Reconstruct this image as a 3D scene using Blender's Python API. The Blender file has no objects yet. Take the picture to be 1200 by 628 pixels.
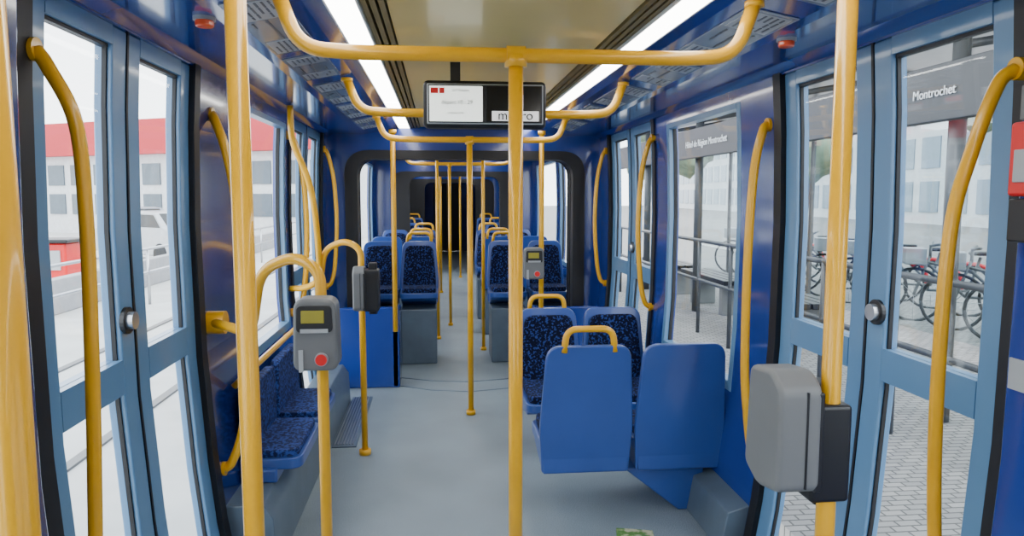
import bpy, bmesh, math, random
from mathutils import Vector, Matrix
random.seed(3)
C=0.225   # tram centre line x
SC=bpy.context.scene
# ---------------------------------------------------------------- materials
def newmat(name):
    m=bpy.data.materials.new(name); m.use_nodes=True
    nt=m.node_tree; b=nt.nodes['Principled BSDF']; return m,nt,b
def mat(name,col,rough=.5,metal=0,coat=0,var=.08,scale=6,bump=0,bscale=200,spec=.5):
    m,nt,b=newmat(name)
    tc=nt.nodes.new('ShaderNodeTexCoord')
    n=nt.nodes.new('ShaderNodeTexNoise'); n.inputs['Scale'].default_value=scale; n.inputs['Detail'].default_value=4
    nt.links.new(tc.outputs['Object'],n.inputs['Vector'])
    r=nt.nodes.new('ShaderNodeValToRGB')
    r.color_ramp.elements[0].position=.3; r.color_ramp.elements[1].position=.7
    r.color_ramp.elements[0].color=[c*(1-var) for c in col]+[1]
    r.color_ramp.elements[1].color=[min(1,c*(1+var)) for c in col]+[1]
    nt.links.new(n.outputs['Fac'],r.inputs['Fac']); nt.links.new(r.outputs['Color'],b.inputs['Base Color'])
    b.inputs['Roughness'].default_value=rough; b.inputs['Metallic'].default_value=metal
    b.inputs['Coat Weight'].default_value=coat; b.inputs['Coat Roughness'].default_value=.08
    b.inputs['Specular IOR Level'].default_value=spec
    if bump:
        n2=nt.nodes.new('ShaderNodeTexNoise'); n2.inputs['Scale'].default_value=bscale
        nt.links.new(tc.outputs['Object'],n2.inputs['Vector'])
        bp=nt.nodes.new('ShaderNodeBump'); bp.inputs['Strength'].default_value=bump; bp.inputs['Distance'].default_value=.002
        nt.links.new(n2.outputs['Fac'],bp.inputs['Height']); nt.links.new(bp.outputs['Normal'],b.inputs['Normal'])
    return m
def emis(name,col,s):
    m,nt,b=newmat(name)
    b.inputs['Base Color'].default_value=(*col,1); b.inputs['Emission Color'].default_value=(*col,1); b.inputs['Emission Strength'].default_value=s
    return m
def speckle(name,c1,c2,scale,rough=.5,pos=(.45,.6),coat=0,spec=.5):
    m,nt,b=newmat(name)
    tc=nt.nodes.new('ShaderNodeTexCoord')
    n=nt.nodes.new('ShaderNodeTexNoise'); n.inputs['Scale'].default_value=scale; n.inputs['Detail'].default_value=3
    nt.links.new(tc.outputs['Object'],n.inputs['Vector'])
    r=nt.nodes.new('ShaderNodeValToRGB'); r.color_ramp.elements[0].position=pos[0]; r.color_ramp.elements[1].position=pos[1]
    r.color_ramp.elements[0].color=(*c1,1); r.color_ramp.elements[1].color=(*c2,1)
    nt.links.new(n.outputs['Fac'],r.inputs['Fac'])
    big=nt.nodes.new('ShaderNodeTexNoise'); big.inputs['Scale'].default_value=2.2; big.inputs['Detail'].default_value=5
    nt.links.new(tc.outputs['Object'],big.inputs['Vector'])
    mx=nt.nodes.new('ShaderNodeMixRGB'); mx.blend_type='MULTIPLY'; mx.inputs[0].default_value=.45
    nt.links.new(r.outputs['Color'],mx.inputs[1]); nt.links.new(big.outputs['Fac'],mx.inputs[2])
    nt.links.new(mx.outputs[0],b.inputs['Base Color']); b.inputs['Roughness'].default_value=rough
    b.inputs['Coat Weight'].default_value=coat; b.inputs['Specular IOR Level'].default_value=spec
    return m
def glassmat(name,tint=(.95,.98,.99),refl=.05):
    m=bpy.data.materials.new(name); m.use_nodes=True; nt=m.node_tree
    for n in list(nt.nodes): nt.nodes.remove(n)
    o=nt.nodes.new('ShaderNodeOutputMaterial'); t=nt.nodes.new('ShaderNodeBsdfTransparent'); g=nt.nodes.new('ShaderNodeBsdfGlossy')
    t.inputs[0].default_value=(*tint,1); g.inputs['Roughness'].default_value=.02
    mx=nt.nodes.new('ShaderNodeMixShader'); mx.inputs[0].default_value=refl
    nt.links.new(t.outputs[0],mx.inputs[1]); nt.links.new(g.outputs[0],mx.inputs[2]); nt.links.new(mx.outputs[0],o.inputs[0])
    return m
def brickmat(name,c1,c2,mortar,scale,w=.5,h=.25,ms=.02,rough=.8):
    m,nt,b=newmat(name)
    tc=nt.nodes.new('ShaderNodeTexCoord'); br=nt.nodes.new('ShaderNodeTexBrick')
    br.inputs['Color1'].default_value=(*c1,1); br.inputs['Color2'].default_value=(*c2,1); br.inputs['Mortar'].default_value=(*mortar,1)
    br.inputs['Scale'].default_value=scale; br.inputs['Mortar Size'].default_value=ms; br.inputs['Brick Width'].default_value=w; br.inputs['Row Height'].default_value=h
    nt.links.new(tc.outputs['Object'],br.inputs['Vector']); nt.links.new(br.outputs['Color'],b.inputs['Base Color']); b.inputs['Roughness'].default_value=rough
    return m

BLUE=mat('deep_blue_panel',(.012,.040,.25),.20,coat=.7,var=.06,scale=3)
NAVY=mat('navy_panel',(.006,.020,.14),.2,coat=.6,var=.06,scale=3)
SEATB=mat('seat_shell_blue',(.028,.074,.30),.32,coat=.35,var=.06,scale=5,bump=.05)
LBLUE=mat('light_blue_frame',(.10,.225,.40),.35,coat=.3,var=.05,scale=4)
YEL=mat('yellow_tube',(.78,.395,.004),.28,coat=.3,var=.05,scale=9,spec=.4)
BLACK=mat('black_rubber',(.004,.004,.007),.5,var=.1)
DARK=mat('dark_plastic',(.008,.008,.010),.4,var=.1)
GREY=mat('grey_plastic',(.14,.145,.15),.45,var=.05,bump=.05)
LGREY=mat('light_grey_plastic',(.35,.37,.39),.45,var=.05)
SKIRT=mat('skirting_grey_blue',(.09,.125,.17),.4,coat=.2,var=.1,scale=8)
STEEL=mat('brushed_steel',(.45,.46,.48),.3,metal=.9,var=.08)
CREAM=mat('ceiling_cream',(.70,.55,.20),.33,coat=.2,var=.04,scale=2)
GRILL=mat('grille_brown',(.18,.135,.045),.5,var=.1)
RED=mat('red_plastic',(.65,.01,.01),.35,var=.05)
ORANGE=mat('orange_lens',(.8,.08,.01),.3,coat=.5)
FLOOR=speckle('grey_blue_vinyl_floor',(.20,.25,.295),(.335,.40,.455),260,.45,spec=.4)
FABRIC=speckle('navy_moquette',(.002,.004,.022),(.030,.060,.26),70,.9,(.52,.60),spec=.2)
BFAB=speckle('blue_moquette',(.006,.014,.08),(.035,.08,.34),70,.8,(.46,.58),spec=.3)
GLASS=glassmat('window_glass')
SHGLASS=glassmat('shelter_glass',(.86,.92,.93),.10)
LIGHT=emis('fluorescent_strip',(1,.98,.92),14)
SCREEN=emis('screen_white',(.85,.9,.85),1.3)
WHITE=mat('white_paint',(.8,.81,.82),.6,var=.04)
PBOARD=mat('poster_board',(.20,.235,.30),.25,coat=.3)
PINK=mat('poster_ink',(.06,.07,.10),.4)
PWHITE=mat('poster_white',(.34,.37,.42),.3)
# ---------------------------------------------------------------- mesh helpers
def mkobj(name,me,m,bevel=0,seg=3,smooth=True):
    o=bpy.data.objects.new(name,me); SC.collection.objects.link(o)
    if m: me.materials.append(m)
    if smooth:
        for p in me.polygons: p.use_smooth=True
    if bevel:
        bv=o.modifiers.new('bevel','BEVEL'); bv.width=bevel; bv.segments=seg; bv.limit_method='ANGLE'; bv.angle_limit=math.radians(35); bv.harden_normals=True
    return o
def frompy(name,v,f,m,bevel=0,smooth=False,seg=3):
    me=bpy.data.meshes.new(name); me.from_pydata([tuple(x) for x in v],[],f); me.validate(); me.update()
    bm=bmesh.new(); bm.from_mesh(me); bmesh.ops.recalc_face_normals(bm,faces=bm.faces); bm.to_mesh(me); bm.free()
    return mkobj(name,me,m,bevel,seg,smooth or bevel>0)
BF=[(0,3,2,1),(4,5,6,7),(0,1,5,4),(1,2,6,5),(2,3,7,6),(3,0,4,7)]
def box(name,x0,x1,y0,y1,z0,z1,m,bevel=0):
    v=[(x0,y0,z0),(x1,y0,z0),(x1,y1,z0),(x0,y1,z0),(x0,y0,z1),(x1,y0,z1),(x1,y1,z1),(x0,y1,z1)]
    return frompy(name,v,BF,m,bevel)
def boxes(name,lst,m,bevel=0):
    v=[];f=[]
    for (x0,x1,y0,y1,z0,z1) in lst:
        k=len(v); v+=[(x0,y0,z0),(x1,y0,z0),(x1,y1,z0),(x0,y1,z0),(x0,y0,z1),(x1,y0,z1),(x1,y1,z1),(x0,y1,z1)]
        f+=[tuple(i+k for i in q) for q in BF]
    return frompy(name,v,f,m,bevel)
def fillet(pts,r,n=8):
    pts=[Vector(p) for p in pts]; out=[pts[0]]
    for i in range(1,len(pts)-1):
        a,b,c=pts[i-1],pts[i],pts[i+1]; d1=(a-b);d2=(c-b)
        rr=min(r,d1.length*.49,d2.length*.49); p0=b+d1.normalized()*rr; p2=b+d2.normalized()*rr
        for k in range(n+1):
            t=k/n; out.append(p0*(1-t)**2+b*2*t*(1-t)+p2*t*t)
    out.append(pts[-1]); return out
def crom(pts,n=8):
    P=[Vector(p) for p in pts]; P=[P[0]*2-P[1]]+P+[P[-1]*2-P[-2]]; out=[]
    for i in range(1,len(P)-2):
        for k in range(n):
            t=k/n; a,b,c,d=P[i-1],P[i],P[i+1],P[i+2]
            out.append(.5*((2*b)+(c-a)*t+(2*a-5*b+4*c-d)*t*t+(3*b-a-3*c+d)*t**3))
    out.append(P[-2]); return out
def tubegeo(path,r,n=14):
    path=[Vector(p) for p in path]; v=[];f=[]
    t0=(path[1]-path[0]).normalized(); up=Vector((0,0,1)) if abs(t0.z)<.9 else Vector((1,0,0))
    u=t0.cross(up).normalized()
    for i,p in enumerate(path):
        if i==0: t=t0
        elif i==len(path)-1: t=(path[-1]-path[-2]).normalized()
        else: t=((path[i+1]-p).normalized()+(p-path[i-1]).normalized()).normalized()
        u=(u-t*u.dot(t)).normalized(); w=t.cross(u)
        for k in range(n):
            a=2*math.pi*k/n; v.append(p+u*math.cos(a)*r+w*math.sin(a)*r)
    for i in range(len(path)-1):
        for k in range(n):
            f.append((i*n+k,i*n+(k+1)%n,(i+1)*n+(k+1)%n,(i+1)*n+k))
    f.append(tuple(range(n))[::-1]); f.append(tuple(range((len(path)-1)*n,len(path)*n)))
    return v,f
def tube(name,path,r,m,n=14):
    v,f=tubegeo(path,r,n); return frompy(name,v,f,m,0,True)
def tubes(name,paths,r,m,n=14):
    V=[];F=[]
    for i,p in enumerate(paths):
        rr=r[i] if isinstance(r,(list,tuple)) else r
        v,f=tubegeo(p,rr,n); k=len(V); V+=v; F+=[tuple(j+k for j in q) for q in f]
    return frompy(name,V,F,m,0,True)
def roundpoly(pts,rad,n=6):
    out=[];N=len(pts)
    for i in range(N):
        a=Vector(pts[i-1]);b=Vector(pts[i]);c=Vector(pts[(i+1)%N]); r=rad[i] if isinstance(rad,(list,tuple)) else rad
        if r<=0: out.append(b); continue
        p0=b+(a-b).normalized()*r; p2=b+(c-b).normalized()*r
        for k in range(n+1):
            t=k/n; out.append(p0*(1-t)**2+b*2*t*(1-t)+p2*t*t)
    return out
def extr(name,pts,d0,d1,m,fn,bevel=0):
    """pts 2d; fn(p,q,d)->xyz"""
    n=len(pts); v=[fn(p[0],p[1],d0) for p in pts]+[fn(p[0],p[1],d1) for p in pts]
    f=[tuple(range(n)),tuple(range(n,2*n))[::-1]]+[(i,(i+1)%n,n+(i+1)%n,n+i) for i in range(n)]
    return frompy(name,v,f,m,bevel)
def group(name,parts,loc=None):
    e=bpy.data.objects.new(name,None); SC.collection.objects.link(e); e.empty_display_size=.1
    if loc is None:
        o=parts[0]; vs=[v.co for v in o.data.vertices] if o.type=='MESH' else [Vector((0,0,0))]
        loc=sum(vs,Vector())/len(vs)
    loc=Vector(loc); e.location=loc
    for p in parts:
        p.parent=e; p.matrix_parent_inverse=Matrix.Translation(-loc)
    return e
def cyl(name,c,axis,r,h,m,n=24,bevel=0):
    c=Vector(c); a=Vector(axis).normalized()
    v,f=tubegeo([c-a*h/2,c+a*h/2],r,n); return frompy(name,v,f,m,bevel,False)
# wall profile
PR=[(-.3,1.0),(0,1.045),(.25,1.085),(.5,1.11),(.9,1.135),(1.4,1.14),(1.75,1.13),(1.98,1.115),(2.3,1.10)]
def prof(z):
    for (a,b),(c,d) in zip(PR,PR[1:]):
        if z<=c: return b+(d-b)*(z-a)/(c-a)
    return PR[-1][1]
def wx(s,z,ins=0): return C+s*(prof(z)-ins)
def wstrip(name,s,y0,y1,z0,z1,m,ins=0,th=.05,bevel=0):
    """panel following wall profile; inner face ins inside nominal wall, thickness th outward"""
    zs=[z0]+[z for z,_ in PR if z0+.02<z<z1-.02]+[z1]
    v=[];f=[]
    for z in zs:
        xi=wx(s,z,ins); xo=xi+s*th
        v+=[(xi,y0,z),(xi,y1,z),(xo,y1,z),(xo,y0,z)]
    n=len(zs)
    for i in range(n-1):
        for k in range(4):
            f.append((i*4+k,i*4+(k+1)%4,(i+1)*4+(k+1)%4,(i+1)*4+k))
    f+=[(0,1,2,3),tuple(range((n-1)*4,n*4))[::-1]]
    return frompy(name,v,f,m,bevel,False)
# ---------------------------------------------------------------- shell
Y0,Y1=-2.2,20.0
box('floor',C-1.2,C+1.2,Y0,Y1,-.12,0,FLOOR)
tube('trim_1',[(C-.62,5.75,.0),(C-.3,5.55,.0),(C,5.48,.0),(C+.3,5.55,.0),(C+.62,5.75,.0)],.006,SKIRT,6)
tube('trim_2',[(C-.62,6.0,.0),(C-.3,5.84,.0),(C,5.78,.0),(C+.3,5.84,.0),(C+.62,6.0,.0)],.006,SKIRT,6)
CZ=2.06
def ceiling_section(y0,y1,i):
    parts=[box('centre_panel',C-.37,C+.37,y0,y1,CZ,CZ+.04,CREAM)]
    for s in (-1,1):
        a,b=sorted((C+s*.37,C+s*.45))
        parts.append(box('grille_tray',a,b,y0,y1,CZ+.02,CZ+.05,DARK))
        sl=[]
        for k in range(3):
            xa=C+s*(.376+k*.026); sl.append((min(xa,xa+s*.017),max(xa,xa+s*.017),y0,y1,CZ-.008,CZ+.02))
        parts.append(boxes('grille_slats',sl,GRILL))
        pr=[(.545,2.065),(.60,2.04),(.80,2.00),(.84,1.995),(1.06,2.00),(1.10,1.975),(1.16,1.975),(1.2,2.15),(.545,2.15)]
        parts.append(extr('fascia',pr,y0,y1,BLUE,lambda p,q,d,s=s:(C+s*p,d,q)))
    parts.append(box('roof_shell',C-1.25,C+1.25,y0,y1,2.15,2.2,WHITE))
    g=group('ceiling',parts,(C,(y0+y1)/2,2.1))
    for s in (-1,1):
        a,b=sorted((C+s*.455,C+s*.54))
        L=[];y=y0+.05
        while y<y1-.1:
            ye=min(y+1.28,y1-.02); L.append((a,b,y,ye,CZ-.014,CZ+.02)); y=ye+.025
        group('ceiling_light_strip',[boxes('diffuser',L,LIGHT),boxes('housing',[(a-.006,a,y0,y1,CZ-.015,CZ+.05),(b,b+.006,y0,y1,CZ-.015,CZ+.05)],WHITE)])
ceiling_section(Y0,6.0,0)
ceiling_section(6.35,10.4,1)
ceiling_section(10.75,15,2)
group('ceiling',[box('centre_panel',C-1.1,C+1.1,15.3,Y1,CZ,CZ+.04,NAVY),box('roof_shell',C-1.25,C+1.25,15.0,Y1,2.15,2.2,WHITE),box('light_tube',C-.04,C+.04,16,17.2,CZ-.02,CZ,LIGHT)],(C,17,2.1))
# ---- glazed elements
def door(idx,s,y0,y1,mid=(.93,1.03)):
    ym=(y0+y1)/2; parts=[]
    for (a,b,gl) in ((y0+.02,ym-.004,'a'),(ym+.004,y1-.02,'b')):
        st=.09
        for (c,d) in ((a,a+st),(b-st,b)):
            parts.append(wstrip('stile',s,c,d,.02,1.97,LBLUE,.0,.05,.006))
        for (c,d) in ((.02,.14),mid,(1.92,1.97)):
            parts.append(wstrip('rail',s,a+st,b-st,c,d,LBLUE,.0,.05))
        for (c,d) in ((.14,mid[0]),(mid[1],1.92)):
            parts.append(wstrip('glass_pane',s,a+st,b-st,c,d,GLASS,-.02,.006))
            for (e,f) in ((a+st,a+st+.007),(b-st-.007,b-st)):
                parts.append(wstrip('gasket',s,e,f,c,d,BLACK,-.014,.012))
        parts.append(wstrip('gasket_top',s,a+st,b-st,1.91,1.92,BLACK,-.012,.02))
    for (c,d) in ((y0-.04,y0+.02),(y1-.02,y1+.04),):
        parts.append(wstrip('edge_seal',s,c,d,.0,1.98,BLACK,.02,.07))
    parts.append(wstrip('centre_seal',s,ym-.006,ym+.006,.02,1.97,BLACK,.003,.04))
    z=1.14; yb=ym-.06
    parts.append(cyl('release_plate',(wx(s,z,.004),yb,z),(1,0,0),.04,.012,DARK))
    parts.append(cyl('release_knob',(wx(s,z,.016),yb,z),(1,0,0),.026,.024,STEEL))
    group('door_%d'%idx,parts)
def window(idx,s,y0,y1,z0,z1=1.92,split=None):
    parts=[]
    fr=.045
    parts.append(wstrip('frame_side',s,y0,y0+fr,z0,z1,LBLUE,.012,.05,.004))
    parts.append(wstrip('frame_side',s,y1-fr,y1,z0,z1,LBLUE,.012,.05,.004))
    parts.append(wstrip('frame_bottom',s,y0+fr,y1-fr,z0,z0+fr,LBLUE,.012,.05,.004))
    parts.append(wstrip('frame_top',s,y0+fr,y1-fr,z1-fr*.6,z1,LBLUE,.012,.05))
    for (a,b) in ((y0+fr,y0+fr+.008),(y1-fr-.008,y1-fr)):
        parts.append(wstrip('gasket',s,a,b,z0+fr,z1-.03,BLACK,-.014,.02))
    parts.append(wstrip('glass_pane',s,y0+fr,y1-fr,z0+fr,z1-.02,GLASS,-.02,.006))
    if split: parts.append(wstrip('mullion',s,split-.02,split+.02,z0,z1,LBLUE,.01,.05))
    group('window_%d'%idx,parts)
wi=0;di=0
def wall(side,s,segs):
    global wi,di
    parts=[]
    for sg in segs:
        k,a,b=sg[:3]
        if k=='p': parts.append(wstrip('panel',s,a,b,-.1,2.0,sg[3] if len(sg)>3 else BLUE,.01,.07,0))
        elif k=='P': parts.append(wstrip('pillar',s,a,b,-.1,1.99,sg[3],.085,.145,.012))
        elif k=='w':
            wi+=1; z0=sg[3]; window(wi,s,a,b,z0)
            parts.append(wstrip('lower_panel',s,a,b,-.1,z0,BLUE,.01,.07)); parts.append(wstrip('upper_panel',s,a,b,1.92,2.0,BLUE,.01,.07))
        elif k=='d':
            di+=1; door(di,s,a,b)
            parts.append(wstrip('door_sill',s,a,b,-.1,.02,DARK,.01,.07)); parts.append(wstrip('door_header',s,a,b,1.97,2.0,BLUE,.01,.07))
    group('wall_'+side,parts)
far=[('p',5.78,6.5),('w',6.5,8.1,.75),('p',8.1,8.3),('w',8.3,10.0,.75),('p',10.0,11.0),('w',11.0,12.4,.75),('d',12.6,13.8),('p',13.8,20),('p',12.4,12.6)]
wall('left',-1,[('p',-2.2,-1.9),('w',-1.9,-.3,.7),('p',-.3,-.1),('w',-.1,1.15,.7),('P',1.15,1.55,NAVY),('p',1.55,1.66,BLACK),('d',1.70,2.80),('p',2.84,3.42,NAVY),('w',3.42,4.40,.72),('p',4.40,4.48),('d',4.52,5.70),('p',5.74,5.78)]+far)
wall('right',1,[('p',-2.2,-1.9),('w',-1.9,-.3,.7),('p',-.3,-.1),('w',-.1,1.1,.7),('P',1.1,1.50,BLUE),('p',1.5,1.54,BLACK),('d',1.58,2.78),('p',2.82,3.16,BLUE),('w',3.16,4.22,.60),('p',4.22,4.44),('d',4.48,5.66),('p',5.70,5.78)]+far)
box('wall_rear',C-1.2,C+1.2,Y0-.05,Y0,0,2.15,NAVY)
group('wall_front',[box('bulkhead',C-1.2,C-.38,Y1,Y1+.05,0,2.15,NAVY),box('bulkhead_b',C+.38,C+1.2,Y1,Y1+.05,0,2.15,NAVY),box('bulkhead_top',C-.38,C+.38,Y1,Y1+.05,1.85,2.15,NAVY),
   box('cab_door',C-.38,C+.38,Y1+.01,Y1+.04,0,1.85,BLACK),box('cab_door_trim',C-.02,C+.02,Y1-.01,Y1+.01,0,1.85,GRILL)])
def portal(y,ho,hi,ztop,rub,depth=.35):
    def fr(half,zt,r): return roundpoly([(C-half,-.0),(C-half,zt),(C+half,zt),(C+half,-.0)],[0,r,r,0],8)
    parts=[]
    def ringmesh(name,outer,inner,y0,y1,m):
        n=len(inner); v=[];f=[]
        for yy in (y0,y1):
            v+=[(p[0],yy,p[1]) for p in outer]; v+=[(p[0],yy,p[1]) for p in inner]
        for i in range(n-1):
            f.append((i,i+1,n+i+1,n+i)); f.append((2*n+i,3*n+i,3*n+i+1,2*n+i+1))
            f.append((n+i,n+i+1,3*n+i+1,3*n+i)); f.append((i,2*n+i,2*n+i+1,i+1))
        f.append((0,n,3*n,2*n)); f.append((n-1,3*n-1,4*n-1,2*n-1))
        return frompy(name,v,f,m)
    mid=fr(ho,ztop+.07,.20)
    inn=fr(hi,ztop,.15)
    out=fr(1.15,2.13,.02)
    parts.append(ringmesh('surround',out,mid,y,y+.06,BLUE))
    parts.append(ringmesh('rubber_frame',mid,inn,y-.03,y+.08,BLACK))
    for k in range(6):
        a=y+.08+k*(depth-.08)/6; b=a+(depth-.08)/6
        parts.append(ringmesh('bellows_fold',mid,fr(hi+.01+(k%2)*.03,ztop+.005+(k%2)*.02,.15),a,b,rub))
    group('gangway_portal',parts)
portal(6.0,.98,.88,1.80,BLACK)
portal(10.4,.9,.64,1.78,NAVY)
portal(15.0,.9,.52,1.78,BLACK,.3)
box('trim_3',C-.8,C+.8,6.9,6.95,1.93,2.055,CREAM,.01)
# ---------------------------------------------------------------- poles / rails
R=.0195
def pole(x,y,z0=0,z1=2.05,r=R):
    p=[tube('tube',[(x,y,z0),(x,y,z1)],r,YEL,18)]
    if z0==0: p.append(tube('floor_flange',[(x,y,0),(x,y,.03)],r+.012,YEL,18))
    p.append(tube('top_collar',[(x,y,z1-.03),(x,y,z1)],r+.01,YEL,18))
    return group('grab_pole',p,(x,y,(z0+z1)/2))
pole(C-.625,.70); pole(C-.59,1.40,0,2.02); pole(C+.58,1.40,0,2.02)
def overhead(y,w=.61,z=1.87,cp=False,zt=2.02):
    pts=fillet([(C-w-.02,y,zt),(C-w+.03,y,z+.01),(C-w+.16,y,z),(C+w-.16,y,z),(C+w-.03,y,z+.01),(C+w+.02,y,zt)],.09,8)
    parts=[tube('bar',pts,R,YEL,16)]
    for s in(-1,1): parts.append(tube('ceiling_mount',[(C+s*(w+.02),y,zt-.01),(C+s*(w+.02),y,zt+.005)],.026,YEL,16))
    if cp: parts.append(cyl('pole_clamp',(C-.02,y,z),(1,0,0),R+.005,.05,YEL))
    g=group('grab_rail',parts,(C,y,z))
    if cp: pole(C-.02,y,0,z)
overhead(1.95,cp=True); overhead(3.36,z=1.875); overhead(4.9,z=1.875,cp=True)
pole(C-.57,5.6,.46,2.0)
pole(.79,5.6,.46,2.0)
def handle(pts,r=.018,name='grab_handle'):
    P=[Vector(p) for p in pts]
    t=tube('bar',crom(P,8),r,YEL,14)
    parts=[t]
    for e in (P[0],P[-1]):
        s=1 if e.x>C else -1
        parts.append(cyl('mount',(e.x+s*.01,e.y,e.z),(1,0,0),r+.010,.03,YEL,16))
    return group(name,parts)
handle([(-.875,1.72,1.82),(-.85,1.72,1.78),(-.80,1.72,1.66),(-.785,1.71,1.45),(-.785,1.70,1.15),(-.795,1.70,.85),(-.81,1.70,.6),(-.845,1.68,.45),(-.86,1.68,.42)],.016)
handle([(1.315,1.57,1.79),(1.28,1.58,1.755),(1.225,1.58,1.60),(1.185,1.58,1.42),(1.175,1.58,1.06),(1.185,1.58,.75),(1.21,1.58,.55),(1.28,1.58,.42),(1.30,1.58,.41)],.016)
handle([(-.885,3.0,1.82),(-.865,2.97,1.79),(-.825,2.95,1.68),(-.79,2.93,1.5),(-.765,2.92,1.2),(-.76,2.9,.80),(-.785,2.9,.58),(-.83,2.9,.45),(-.86,2.9,.42)])
handle([(1.335,2.88,1.79),(1.31,2.87,1.76),(1.275,2.86,1.6),(1.26,2.86,1.26),(1.262,2.86,.8),(1.28,2.86,.58),(1.30,2.86,.44),(1.32,2.88,.42)])
for yy in (4.46,5.74):
    for s in (-1,1):
        handle([(wx(s,1.86,.03),yy,1.86),(wx(s,1.8,.06),yy,1.80),(wx(s,1.7,.10),yy,1.62),(wx(s,1.5,.12),yy,1.3),(wx(s,1.1,.10),yy,.98),(wx(s,.9,.07),yy,.84),(wx(s,.8,.03),yy,.80)],.016)
# ---------------------------------------------------------------- ticket validators
VDISP=mat('validator_display',(.30,.26,.02),.3)
def validator(x,y,z0,z1,w,d):
    h=z1-z0; zc=(z0+z1)/2
    out=roundpoly([(-w/2,z0+.02),(-w/2*.92,z1),(w/2*.92,z1),(w/2,z0+.02)],[.03,.035,.035,.03],6)
    parts=[extr('housing',out,y-d/2,y+d/2,GREY,lambda p,q,dd:(x+p,dd-.0,q),.012)]
    out2=roundpoly([(-w*.4,zc+.02),(-w*.38,z1-.02),(w*.38,z1-.02),(w*.4,zc+.02)],.015,4)
    parts.append(extr('face_plate',out2,y-d/2-.006,y-d/2+.002,DARK,lambda p,q,dd:(x+p,dd,q),.002))
    parts.append(box('display',x-w*.28,x+w*.22,y-d/2-.010,y-d/2-.004,z1-h*.30,z1-h*.14,VDISP,.002))
    parts.append(box('ticket_slot',x-w*.3,x+w*.3,y-d/2-.01,y-d/2-.004,z1-h*.42,z1-h*.37,LGREY))
    parts.append(cyl('button_ring',(x+w*.14,y-d/2-.003,z0+h*.24),(0,1,0),w*.15,.010,LGREY,24))
    parts.append(cyl('red_button',(x+w*.14,y-d/2-.006,z0+h*.24),(0,1,0),w*.125,.018,RED,24))
    parts.append(box('side_strip',x-w*.36,x-w*.26,y-d/2-.004,y-d/2+.002,z0+h*.08,z0+h*.36,LGREY,.001))
    parts.append(box('rear_bracket',x-w*.25,x+w*.25,y+d/2-.01,y+d/2+.03,z0+.05,z1-.05,DARK,.006))
    return group('ticket_validator',parts,(x,y,zc))
validator(-.375,2.24,.955,1.195,.135,.10)
validator(.715,5.5,.85,1.11,.16,.10)
def side_validator(x0,x1,y,z0,z1,d,bx0,bx1,bz0,bz1):
    h=z1-z0
    side=roundpoly([(y-d/2,z0+h*.07),(y-d/2,z1-h*.12),(y-d*.22,z1),(y+d*.40,z1-.01),(y+d/2,z0+h*.12),(y+d*.1,z0)],[d*.12]*6,6)
    a=extr('housing',side,x0,x1,GREY,lambda p,q,dd:(dd,p,q),d*.07)
    b=box('black_mount',bx0,bx1,y-d*.42,y+d*.30,bz0,bz1,DARK,.010)
    c=box('clamp_plate',(bx0+bx1)/2-.015,(bx0+bx1)/2+.03,y-d*.2,y+d*.2,bz0-.02,bz1+.035,BLACK,.006)
    f=box('seam',x0+(x1-x0)*.62,x0+(x1-x0)*.66,y-d/2-.002,y,z0+h*.1,z1-h*.14,DARK)
    g2=box('dark_edge',x1-.012,x1+.004,y-d*.49,y+d*.3,z0+h*.06,z1-h*.15,DARK,.004)
    return group('ticket_validator',[a,b,c,f,g2],((x0+x1)/2,y,(z0+z1)/2))
side_validator(.675,.768,1.44,.88,1.145,.165,.755,.84,.868,1.075)
side_validator(-.475,-.41,4.06,.86,1.12,.16,-.42,-.335,.87,1.10)
def support(paths,loc):
    group('validator_support_pole',[tubes('tube',[fillet(p,.09,8) for p in paths],.018,YEL,14)]+[tube('floor_flange',[(loc[0],loc[1],0),(loc[0],loc[1],.03)],.034,YEL,16)],loc)
tP=[(-.375,2.32,0),(-.375,2.32,1.0),(-.375,2.32,1.27),(-.46,2.36,1.31),(-.59,2.45,1.26),(-.63,2.5,1.08),(-.66,2.56,1.03),(-.90,2.92,1.01)]
support([tP],(-.375,2.32,.5))
cyl('pole_mount',(-.87,2.90,1.01),(1,0,0),.045,.07,YEL)
tQ=[(-.445,4.18,0),(-.445,4.18,1.0),(-.445,4.18,1.20),(-.53,4.2,1.25),(-.66,4.25,1.20),(-.69,4.28,1.02),(-.78,4.35,.96),(-.89,4.42,.95)]
support([tQ],(-.445,4.18,.5))
group('curved_grab_pole',[tube('tube',crom([(-.80,4.1,1.99),(-.79,4.1,1.8),(-.72,4.12,1.6),(-.69,4.15,1.4),(-.69,4.25,1.1),(-.70,4.28,.95)],8),.017,YEL,14)])
# ---------------------------------------------------------------- display
group('information_display',[box('housing',-.06,.44,2.98,3.06,1.775,1.965,BLACK,.02),
  box('bezel_inner',-.045,.425,2.972,2.982,1.79,1.95,LGREY,.004),
  box('screen_surround',-.04,.42,2.969,2.975,1.795,1.945,DARK,.004),
  box('screen_white',-.035,.178,2.966,2.974,1.80,1.94,SCREEN,.002),
  box('screen_dark',.192,.415,2.966,2.974,1.80,1.94,mat('screen_black',(.006,.006,.007),.15),.002),
  box('line_logo',-.03,0.0,2.962,2.968,1.910,1.932,RED),box('line_logo_b',.005,.025,2.962,2.968,1.910,1.932,RED),
  box('logo_strip',.215,.405,2.962,2.968,1.803,1.842,emis('strip_white',(.8,.8,.8),.8)),
  box('hanger',.05,.09,3.0,3.04,1.96,2.07,DARK),box('hanger',.29,.33,3.0,3.04,1.96,2.07,DARK)],(.19,3.0,1.87))
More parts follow.
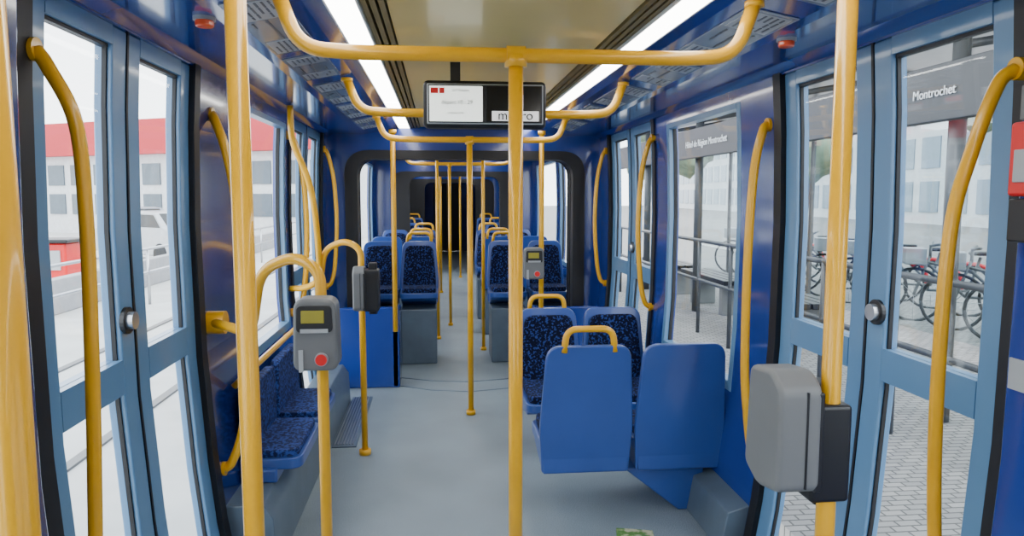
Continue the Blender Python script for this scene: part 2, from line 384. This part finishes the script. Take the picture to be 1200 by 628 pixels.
def text(name,body,size,loc,rot,m,ext=.003,al='CENTER'):
    cu=bpy.data.curves.new(name,'FONT'); cu.body=body; cu.size=size; cu.extrude=ext; cu.align_x=al; cu.materials.append(m)
    o=bpy.data.objects.new(name,cu); SC.collection.objects.link(o); o.location=loc; o.rotation_euler=rot
    bpy.context.view_layer.update()
    dg=bpy.context.evaluated_depsgraph_get(); me=bpy.data.meshes.new_from_object(o.evaluated_get(dg)); me.transform(o.matrix_world)
    bpy.data.objects.remove(o); n=bpy.data.objects.new(name,me); SC.collection.objects.link(n); return n
RX=math.radians(90)
ts=[text('screen_caption','me  ro',.052,(.31,2.959,1.808),(RX,0,0),DARK),text('screen_caption_t','t',.06,(.325,2.958,1.806),(RX,0,0),RED),
 text('screen_clock','départ 10 : 29',.022,(.075,2.960,1.868),(RX,0,0),DARK,.001),text('screen_title','IUT Feyssine',.013,(.09,2.960,1.918),(RX,0,0),DARK,.001),text('screen_line','prochain arrêt',.011,(.07,2.960,1.83),(RX,0,0),DARK,.001)]
e=bpy.data.objects['information_display']
for q in ts: q.parent=e; q.matrix_parent_inverse=Matrix.Translation(-e.location)
# notices on fascias, lamps
def fz(h):
    pr=[(.545,2.065),(.60,2.04),(.80,2.00),(.84,1.995),(1.06,2.0)]
    for (a,b),(c,d) in zip(pr,pr[1:]):
        if h<=c: return b+(d-b)*(h-a)/(c-a)
    return 2.0
def fbox(V,F,s,y0,y1,h0,h1,t0,t1):
    k=len(V)
    for dz in (t0,t1):
        V+=[(C+s*h0,y0,fz(h0)-dz),(C+s*h1,y0,fz(h1)-dz),(C+s*h1,y1,fz(h1)-dz),(C+s*h0,y1,fz(h0)-dz)]
    F+=[tuple(i+k for i in q) for q in BF]
def notice(s,y0,y1,h0=.645,h1=.795,small=False):
    V=[];F=[]; fbox(V,F,s,y0,y1,h0,h1,.001,.004); a=frompy('board',V,F,PBOARD)
    V=[];F=[]
    V2=[];F2=[]
    L=y1-y0
    fbox(V2,F2,s,y0+.02,y0+L*.30,h0+.012,h1-.012,.004,.0055)
    fbox(V2,F2,s,y0+L*.70,y1-.02,h0+.012,h1-.012,.004,.0055)
    b=frompy('white_field',V2,F2,PWHITE)
    rows=6 if not small else 3
    for (ya,yb,rr) in ((y0+.03,y0+L*.28,rows),(y0+L*.72,y1-.03,rows),(y0+L*.34,y0+L*.66,2)):
        for r in range(rr):
            h=h0+.03+r*(h1-h0-.06)/max(1,rr-1); y=ya
            while y<yb-.01:
                l=random.uniform(.02,.06)
                if random.random()<.7: fbox(V,F,s,y,min(y+l,yb),h-.0028,h+.0028,.0055,.007)
                y+=l+.01
    fbox(V,F,s,y0+L*.33,y0+L*.67,(h0+h1)/2-.003,(h0+h1)/2+.003,.0055,.0075)
    c=frompy('print_lines',V,F,PINK)
    group('route_map_notice',[a,b,c])
for s in(-1,1):
    for (a,b) in ((1.25,1.88),(2.02,2.70),(2.80,3.28),(3.44,4.1),(4.2,4.82),(4.98,5.6)): notice(s,a,b)
def lamp(x,y,z):
    parts=[cyl('base',(x,y,z),(0,0,1),.030,.012,LGREY),cyl('lens',(x,y,z-.014),(0,0,1),.025,.020,ORANGE,24,.006)]
    group('door_warning_lamp',parts,(x,y,z))
lamp(C-.87,2.15,1.992); lamp(C+.87,2.25,1.992)
xp=wx(1,1.5,.085)
group('emergency_intercom',[box('red_unit',xp-.035,xp,1.40,1.49,1.50,1.66,RED,.008),box('handle_slot',xp-.04,xp-.034,1.42,1.47,1.53,1.60,LGREY,.002),box('lower_box',xp-.03,xp,1.40,1.49,1.40,1.495,DARK,.006),box('upper_plate',xp-.015,xp,1.40,1.49,1.665,1.74,GREY,.003)])
xq=wx(1,1.1,.085)
box('notice_sticker',xq-.004,xq+.001,1.42,1.485,1.07,1.14,LGREY)
# ---------------------------------------------------------------- seats
def seat(x,y,zb=.2,zt=.80,w=.42,f=1,loop=True,panz=.38,depth=.42):
    h=zt-zb
    lean=lambda z:-f*.07*(z-zb)/h*1.0
    out=roundpoly([(-w/2+.012,zb),(-w/2,zb+h*.35),(-w/2+.026,zt),(w/2-.026,zt),(w/2,zb+h*.35),(w/2-.012,zb)],[.02,.05,.07,.07,.05,.02],8)
    parts=[extr('back_shell',out,0,.035,SEATB,lambda p,q,d:(x+p,y+f*(d+.0)+lean(q)+f*.035*(abs(p)/(w/2))**2*.6,q),.008)]
    i=.028
    ins=roundpoly([(-w/2+i,panz-.02),(-w/2+i,zb+h*.4),(-w/2+.026+i,zt-i-.01),(w/2-.026-i,zt-i-.01),(w/2-i,zb+h*.4),(w/2-i,panz-.02)],[.02,.04,.06,.06,.04,.02],8)
    parts.append(extr('back_cushion',ins,.045,.075,FABRIC,lambda p,q,d:(x+p,y+f*d+lean(q)+f*.01,q),.014))
    pan=roundpoly([(-w/2+.01,0.02),(-w/2+.01,depth),(w/2-.01,depth),(w/2-.01,0.02)],[.01,.07,.07,.01],8)
    parts.append(extr('seat_pan',pan,panz-.07,panz-.02,SEATB,lambda p,q,d:(x+p,y+f*q,d),.012))
    pan2=roundpoly([(-w/2+.03,0.08),(-w/2+.03,depth-.02),(w/2-.03,depth-.02),(w/2-.03,0.08)],[.01,.06,.06,.01],8)
    parts.append(extr('seat_cushion',pan2,panz-.025,panz+.02,FABRIC,lambda p,q,d:(x+p,y+f*q,d),.014))
    ap=roundpoly([(0,zb),(0,panz-.03),(depth-.05,panz-.03),(depth-.10,panz-.10),(.10,zb)],.012,4)
    parts.append(extr('under_shell',ap,-w/2+.02,w/2-.02,SEATB,lambda p,q,d:(x+d,y+f*(p+.01),q),.006))
    if loop:
        lz=zt
        L=fillet([(x-.115,y-f*.05,lz-.03),(x-.105,y-f*.05,lz+.075),(x+.105,y-f*.05,lz+.075),(x+.115,y-f*.05,lz-.03)],.085,8)
        parts.append(tube('grab_loop',L,.015,YEL,12))
    return group('passenger_seat',parts,(x,y,(zb+zt)/2))
seat(.665,3.20,.22,.835,w=.435); seat(1.108,3.20,.22,.835,w=.43,loop=False)
def brkt(x0,x1,y0,y1,z):
    pts=[(x0,z),(x1,z),(x1,.0),(x1-.12,.0)]
    return extr('seat_bracket',pts,y0,y1,SEATB,lambda p,q,d:(p,d,q),.008)
brkt(.86,1.25,3.26,3.60,.215)
seat(.680,4.50,f=-1,panz=.34,depth=.52,w=.41,zt=.79); seat(1.100,4.50,f=-1,loop=False,panz=.34,depth=.52,w=.41,zt=.79)
brkt(.95,1.25,4.10,4.45,.195)
extr('baseboard_right',[(1.17,0),(1.20,.17),(1.30,.20),(1.30,0)],2.84,4.40,SKIRT,lambda p,q,d:(p,d,q),.006)
extr('baseboard_left',[(-.66,0),(-.67,.22),(-.71,.28),(-.86,.28),(-.82,0)],2.86,5.3,SKIRT,lambda p,q,d:(p,d,q),.008)
def bench():
    parts=[]
    for (a,b) in ((3.1,3.62),(3.66,4.18)):
        pts=roundpoly([(-.86,a),(-.86,b),(-.60,b),(-.60,a)],[.01,.01,.06,.06],6)
        parts.append(extr('seat_pan',pts,.33,.38,SEATB,lambda p,q,d:(p,q,d),.012))
        pts=roundpoly([(-.855,a+.02),(-.855,b-.02),(-.62,b-.02),(-.62,a+.02)],[.01,.01,.05,.05],6)
        parts.append(extr('seat_cushion',pts,.375,.41,BFAB,lambda p,q,d:(p,q,d),.012))
        pts=roundpoly([(a,.40),(a+.01,.68),(b-.01,.68),(b,.40)],[.02,.06,.06,.02],6)
        parts.append(extr('back_cushion',pts,-.855,-.81,BFAB,lambda p,q,d:(d,p,q),.012))
    parts.append(box('end_support',-.85,-.70,3.08,4.2,.28,.34,SEATB,.01))
    group('folding_bench',parts,(-.76,3.6,.4))
    group('bench_hand_rail',[tube('bar',fillet([(-.87,3.1,.70),(-.80,3.1,.77),(-.80,4.3,.77),(-.87,4.3,.70)],.05,6),.014,YEL,12)])
bench()
group('floor_grille',[box('frame',-.655,-.51,4.3,5.4,.0,.008,SKIRT)]+[boxes('slats',[(-.645+k*.018,-.638+k*.018,4.33,5.37,.008,.014) for k in range(7)],STEEL)])
group('seat_partition',[box('panel',-.84,-.32,5.66,5.72,.0,.64,BLUE,.015),box('return',-.38,-.32,5.66,5.95,.0,.62,BLUE,.012)])
group('seat_partition',[box('panel',.74,1.28,5.68,5.74,.0,.62,BLUE,.015),box('return',.74,.80,5.70,5.95,.0,.6,BLUE,.012)])
def podium(x,y,f,w=.38,loop=True):
    seat(x,y,.50,1.08,w,f,loop,.66,.40)
    a,b=sorted((y+f*.03,y+f*.40))
    box('seat_podium',x-w/2+.02,x+w/2-.02,a,b,0,.495,SKIRT,.012)
for (y,f) in ((6.85,-1),(7.75,1),(9.2,-1)):
    for x in (-.55,-.19,.62,1.0): podium(x,y,f,.36,loop=x in(-.19,.62))
for (y,f) in ((11.6,-1),(14.4,-1)):
    for x in (-.5,.92): podium(x,y,f,.40)
pole(.12,8.4,0,1.87,.017); pole(.42,7.0,0,2.04,.017); pole(-.02,7.6,0,2.04,.017)
pole(.02,11.3,0,2.04,.018); pole(.38,13.4,0,2.04,.018)
for y in (8.4,11.9,13.2): overhead(y)
frompy('floor_leaflet',[(.76,2.98,.002),(.92,2.95,.002),(.94,3.05,.002),(.78,3.08,.002),(.76,2.98,.006),(.92,2.95,.012),(.94,3.05,.006),(.78,3.08,.012)],BF,speckle('leaflet_print',(.10,.25,.05),(.6,.6,.4),30))
# ---------------------------------------------------------------- exterior
GL=mat('asphalt_light',(.50,.50,.48),.9,var=.12,scale=1.5)
box('ground_street',-80,-1.15,-40,120,-.5,-.36,GL)
PAVE=brickmat('paving_stone',(.36,.34,.32),(.26,.25,.24),(.09,.085,.08),4.5,ms=.025)
box('ground_platform',1.62,60,-40,120,-.5,-.06,PAVE)
boxes('ground_rail_track',[(-2.6,-2.52,-30,28,-.36,-.34),(-4.1,-4.02,-30,28,-.36,-.34)],mat('rail_steel',(.12,.12,.12),.5))
box('low_wall',-6.2,-6.0,1,28,-.36,.2,mat('pale_concrete',(.3,.3,.31),.8),.02)
rl=[]
for i in range(13): rl.append([(-5.0,3+i*2,-.36),(-5.0,3+i*2,.62)])
rl+= [[(-5.0,3,.60),(-5.0,27,.60)],[(-5.0,3,.20),(-5.0,27,.20)]]
tubes('street_railing',rl,.025,STEEL,8)
def building(name,org,dirv,L,H,band,m,mb,nwin,rows,wc,depth=10):
    d=Vector(dirv).normalized(); n=Vector((d.y,-d.x,0)); o=Vector(org)
    if n.dot(Vector((0,5,0))-o)<0: n=-n
    def bx(nm,a,b,z0,z1,o0,o1,m):
        v=[]
        for z in(z0,z1):
            for (t,k) in ((a,o0),(b,o0),(b,o1),(a,o1)): p=o+d*t+n*k; v.append((p.x,p.y,z))
        return v
    def mk(nm,lst,m):
        V=[];F=[]
        for v in lst:
            k=len(V);V+=v;F+=[tuple(i+k for i in q) for q in BF]
        return frompy(nm,V,F,m)
    parts=[mk('walls',[bx('',0,L,-.4,H,-depth,0,m)],m),mk('top_band',[bx('',-.3,L+.3,H-band,H+.1,-depth,.5,mb)],mb)]
    W=[];lw=L/nwin; rh=(H-band-.6)/rows
    for i in range(nwin):
        for j in range(rows):
            W.append(bx('',i*lw+lw*.15,(i+1)*lw-lw*.15,.6+j*rh,.6+j*rh+rh*.7,-.02,.06,wc))
    parts.append(mk('window_bands',W,wc))
    return group(name,parts,o)
REDB=mat('red_facade',(.50,.03,.04),.7,var=.06,scale=.3); WIN=mat('facade_window',(.20,.26,.32),.3); PALE=mat('pale_facade',(.62,.63,.64),.8)
DWIN=mat('dark_facade_window',(.10,.13,.16),.3)
building('red_roofed_building',(-62,61.5,0),(46,-23.8,0),65,5.0,1.5,PALE,REDB,40,2,DWIN)
def car(x,y,ang,m):
    prof_=[(-2.1,.25),(-2.12,.75),(-1.9,.95),(-1.5,1.0),(-.95,1.42),(.9,1.45),(1.75,1.0),(2.1,.85),(2.15,.3)]
    parts=[extr('body',roundpoly(prof_,.08,4),-.82,.82,m,lambda p,q,d:(d*(1 if q<1.05 else .86),p,q),.04)]
    g=roundpoly([(-1.35,1.02),(-.9,1.36),(.8,1.38),(1.45,1.02)],.04,4)
    parts.append(extr('side_glass',g,-.83,.83,DARK,lambda p,q,d:(d*(.98 if q<1.1 else .87),p,q)))
    parts.append(frompy('windscreen',[(-.66,-1.52,1.0),(.66,-1.52,1.0),(.6,-1.0,1.40),(-.6,-1.0,1.40),(-.66,-1.4,1.0),(.66,-1.4,1.0),(.6,-.9,1.38),(-.6,-.9,1.38)],BF,DARK))
    parts.append(box('front_grille',-.45,.45,-2.14,-2.08,.38,.62,DARK,.02))
    for s in(-1,1):
        parts.append(box('headlamp',s*.62-.15,s*.62+.15,-2.14,-2.0,.66,.82,LGREY,.03))
        for yy in (-1.3,1.3): parts.append(cyl('wheel',(s*.74,yy,.31),(1,0,0),.31,.2,BLACK,24,.03)); 
    g=group('parked_car',parts,(0,0,0)); g.location=(x,y,-.36); g.rotation_euler=(0,0,ang); return g
CARW=mat('car_white_paint',(.38,.39,.41),.3,coat=.5)
car(-7.9,21.5,.9,CARW); car(-14.8,26,.7,CARW); car(-11.6,29.5,.5,mat('silver_paint',(.22,.24,.27),.3))
group('red_kiosk',[box('base',-8.3,-7.6,15.6,16.3,-.36,.55,RED,.05),box('roof',-8.38,-7.52,15.5,16.4,.55,.63,DARK,.03),box('shutter',-8.2,-7.7,15.56,15.6,.0,.4,LGREY)])
for (x,y) in ((-11,14),(-8,28)):
    group('street_lamp',[tube('post',[(x,y,-.36),(x,y,5.5)],.06,STEEL,10),tube('arm',[(x,y,5.4),(x+1.2,y,5.7)],.04,STEEL,8),box('head',x+1.0,x+1.7,y-.12,y+.12,5.62,5.74,DARK,.02)],(x,y,2))
SIGN=mat('sign_grey',(.05,.055,.06),.5)
parts=[box('sign_band',3.32,3.40,.6,14,2.0,2.38,SIGN,.01),box('roof',2.9,5.2,.4,14.2,2.75,2.85,STEEL,.02)]
DSTEEL=mat('post_dark_grey',(.07,.075,.08),.4)
for y in (2.2,4.62,7.1,9.5,11.9):
    parts.append(tube('post',[(3.47,y,-.06),(3.47,y,2.76)],.055,DSTEEL,14))
    parts.append(tube('bracket',[(3.47,y,2.5),(5.1,y,2.8)],.03,DSTEEL,8))
for i in range(9):
    y=1.0+i*1.4
    parts.append(box('glass_panel',5.0,5.02,y+.04,y+1.34,.1,2.3,SHGLASS))
    parts.append(box('panel_post',4.99,5.04,y-.02,y+.02,-.06,2.75,DSTEEL))
parts.append(box('glass_rail',4.98,5.05,1.0,13.6,2.28,2.34,DSTEEL))
parts.append(text('station_name','Montrochet',.088,(3.312,4.66,2.165),(RX,0,-RX),WHITE))
parts.append(text('station_name','Hôtel de Région Montrochet',.12,(3.312,8.9,2.14),(RX,0,-RX),WHITE))
group('platform_shelter',parts,(3.4,7,1))
rr=[]
for i in range(16): rr.append([(2.95,2.6+i*.9,-.06),(2.95,2.6+i*.9,1.02)])
rr+=[[(2.95,2.6,1.0),(2.95,16.1,1.0)],[(2.95,2.6,.55),(2.95,16.1,.55)]]
tubes('platform_railing',rr,.022,DSTEEL,8)
CONC=mat('bench_concrete',(.22,.22,.22),.8)
def pbench(y):
    group('platform_bench',[boxes('slats',[(3.62+k*.12,3.72+k*.12,y,y+1.7,.36,.42) for k in range(4)],DARK,.006)]+[box('leg',3.68,4.02,y+a,y+a+.12,-.06,.36,CONC,.01) for a in (.2,1.3)])
pbench(6.9); pbench(8.9); pbench(11.0)
def bike(x,y,ang):
    def ringp(cy,r=.33): return [(0,cy+r*math.cos(a*math.pi/12),.33+r*math.sin(a*math.pi/12)) for a in range(25)]
    parts=[tubes('wheels',[ringp(-.52),ringp(.52)],.02,DARK,8)]
    sp=[]
    for cy in(-.52,.52):
        for a in range(8): sp.append([(0,cy,.33),(0,cy+.32*math.cos(a*math.pi/4),.33+.32*math.sin(a*math.pi/4))])
    parts.append(tubes('spokes',sp,.003,STEEL,4))
    parts.append(tubes('frame',[[(0,.52,.33),(0,.36,.82)],[(0,.38,.72),(0,-.05,.32)],[(0,-.05,.32),(0,-.18,.82)],[(0,-.05,.32),(0,-.52,.33)],[(0,-.16,.70),(0,-.52,.33)],[(0,.38,.74),(0,-.14,.62)],[(-.25,.30,.98),(0,.36,.95),(.25,.30,.98)],[(0,.36,.8),(0,.36,.96)]],.018,GREY,8))
    fd=[(0,-.52+.36*math.cos(a*math.pi/12),.33+.36*math.sin(a*math.pi/12)) for a in range(3,14)]
    parts.append(tube('rear_fender',fd,.03,RED,6))
    parts.append(box('saddle',-.07,.07,-.32,-.06,.84,.89,DARK,.02)); parts.append(box('basket',-.15,.15,.42,.66,.72,.92,LGREY,.01))
    g=group('bicycle',parts,(0,0,0)); g.location=(x,y,-.06); g.rotation_euler=(0,0,ang)
for i in range(13): bike(6.4,5.4+i*.72,math.radians(60+random.uniform(-6,6)))
building('pale_office_block',(22,-30,0),(0.08,1,0),150,14,1.0,PALE,WHITE,60,5,WIN)
BARK=mat('bark',(.12,.09,.07),.9); LEAF=mat('foliage',(.20,.26,.18),.9,var=.3,scale=2)
for (x,y) in ((12,14),(12.5,24),(11,34),(13,8)):
    parts=[tube('trunk',[(x,y,-.06),(x+.1,y,1.5),(x,y,2.6)],.12,BARK,8)]
    bm=bmesh.new(); 
    for k in range(14):
        p=Vector((x+random.uniform(-1.3,1.3),y+random.uniform(-1.3,1.3),3.6+random.uniform(-1.0,1.4)))
        bmesh.ops.create_icosphere(bm,subdivisions=2,radius=random.uniform(.5,.9),matrix=Matrix.Translation(p))
    for v in bm.verts: v.co+=Vector([random.uniform(-.12,.12) for _ in range(3)])
    me=bpy.data.meshes.new('crown'); bm.to_mesh(me); bm.free()
    parts.append(mkobj('crown',me,LEAF))
    group('street_tree',parts,(x,y,1))
# ---------------------------------------------------------------- light
w=bpy.data.worlds.new('overcast_sky'); SC.world=w; w.use_nodes=True; nt=w.node_tree; bg=nt.nodes['Background']
tc=nt.nodes.new('ShaderNodeTexCoord'); sp=nt.nodes.new('ShaderNodeSeparateXYZ'); rp=nt.nodes.new('ShaderNodeValToRGB')
nt.links.new(tc.outputs['Generated'],sp.inputs[0]); nt.links.new(sp.outputs['Z'],rp.inputs[0]); nt.links.new(rp.outputs[0],bg.inputs[0])
rp.color_ramp.elements[0].position=0; rp.color_ramp.elements[0].color=(.97,.98,1,1); rp.color_ramp.elements[1].position=.8; rp.color_ramp.elements[1].color=(.88,.93,1,1)
bg.inputs[1].default_value=6.4
sun=bpy.data.lights.new('soft_sun','SUN'); sun.energy=2.5; sun.angle=.6; so=bpy.data.objects.new('soft_sun',sun); SC.collection.objects.link(so); so.rotation_euler=(math.radians(50),0,math.radians(60))
# ---------------------------------------------------------------- camera
cam=bpy.data.cameras.new('camera'); co=bpy.data.objects.new('camera',cam); SC.collection.objects.link(co)
cam.sensor_width=36; cam.lens=25.5; cam.clip_start=.05; cam.clip_end=500
co.location=(0,0,1.5); co.rotation_euler=(math.radians(90-5.64),0,math.radians(-5.71))
SC.camera=co
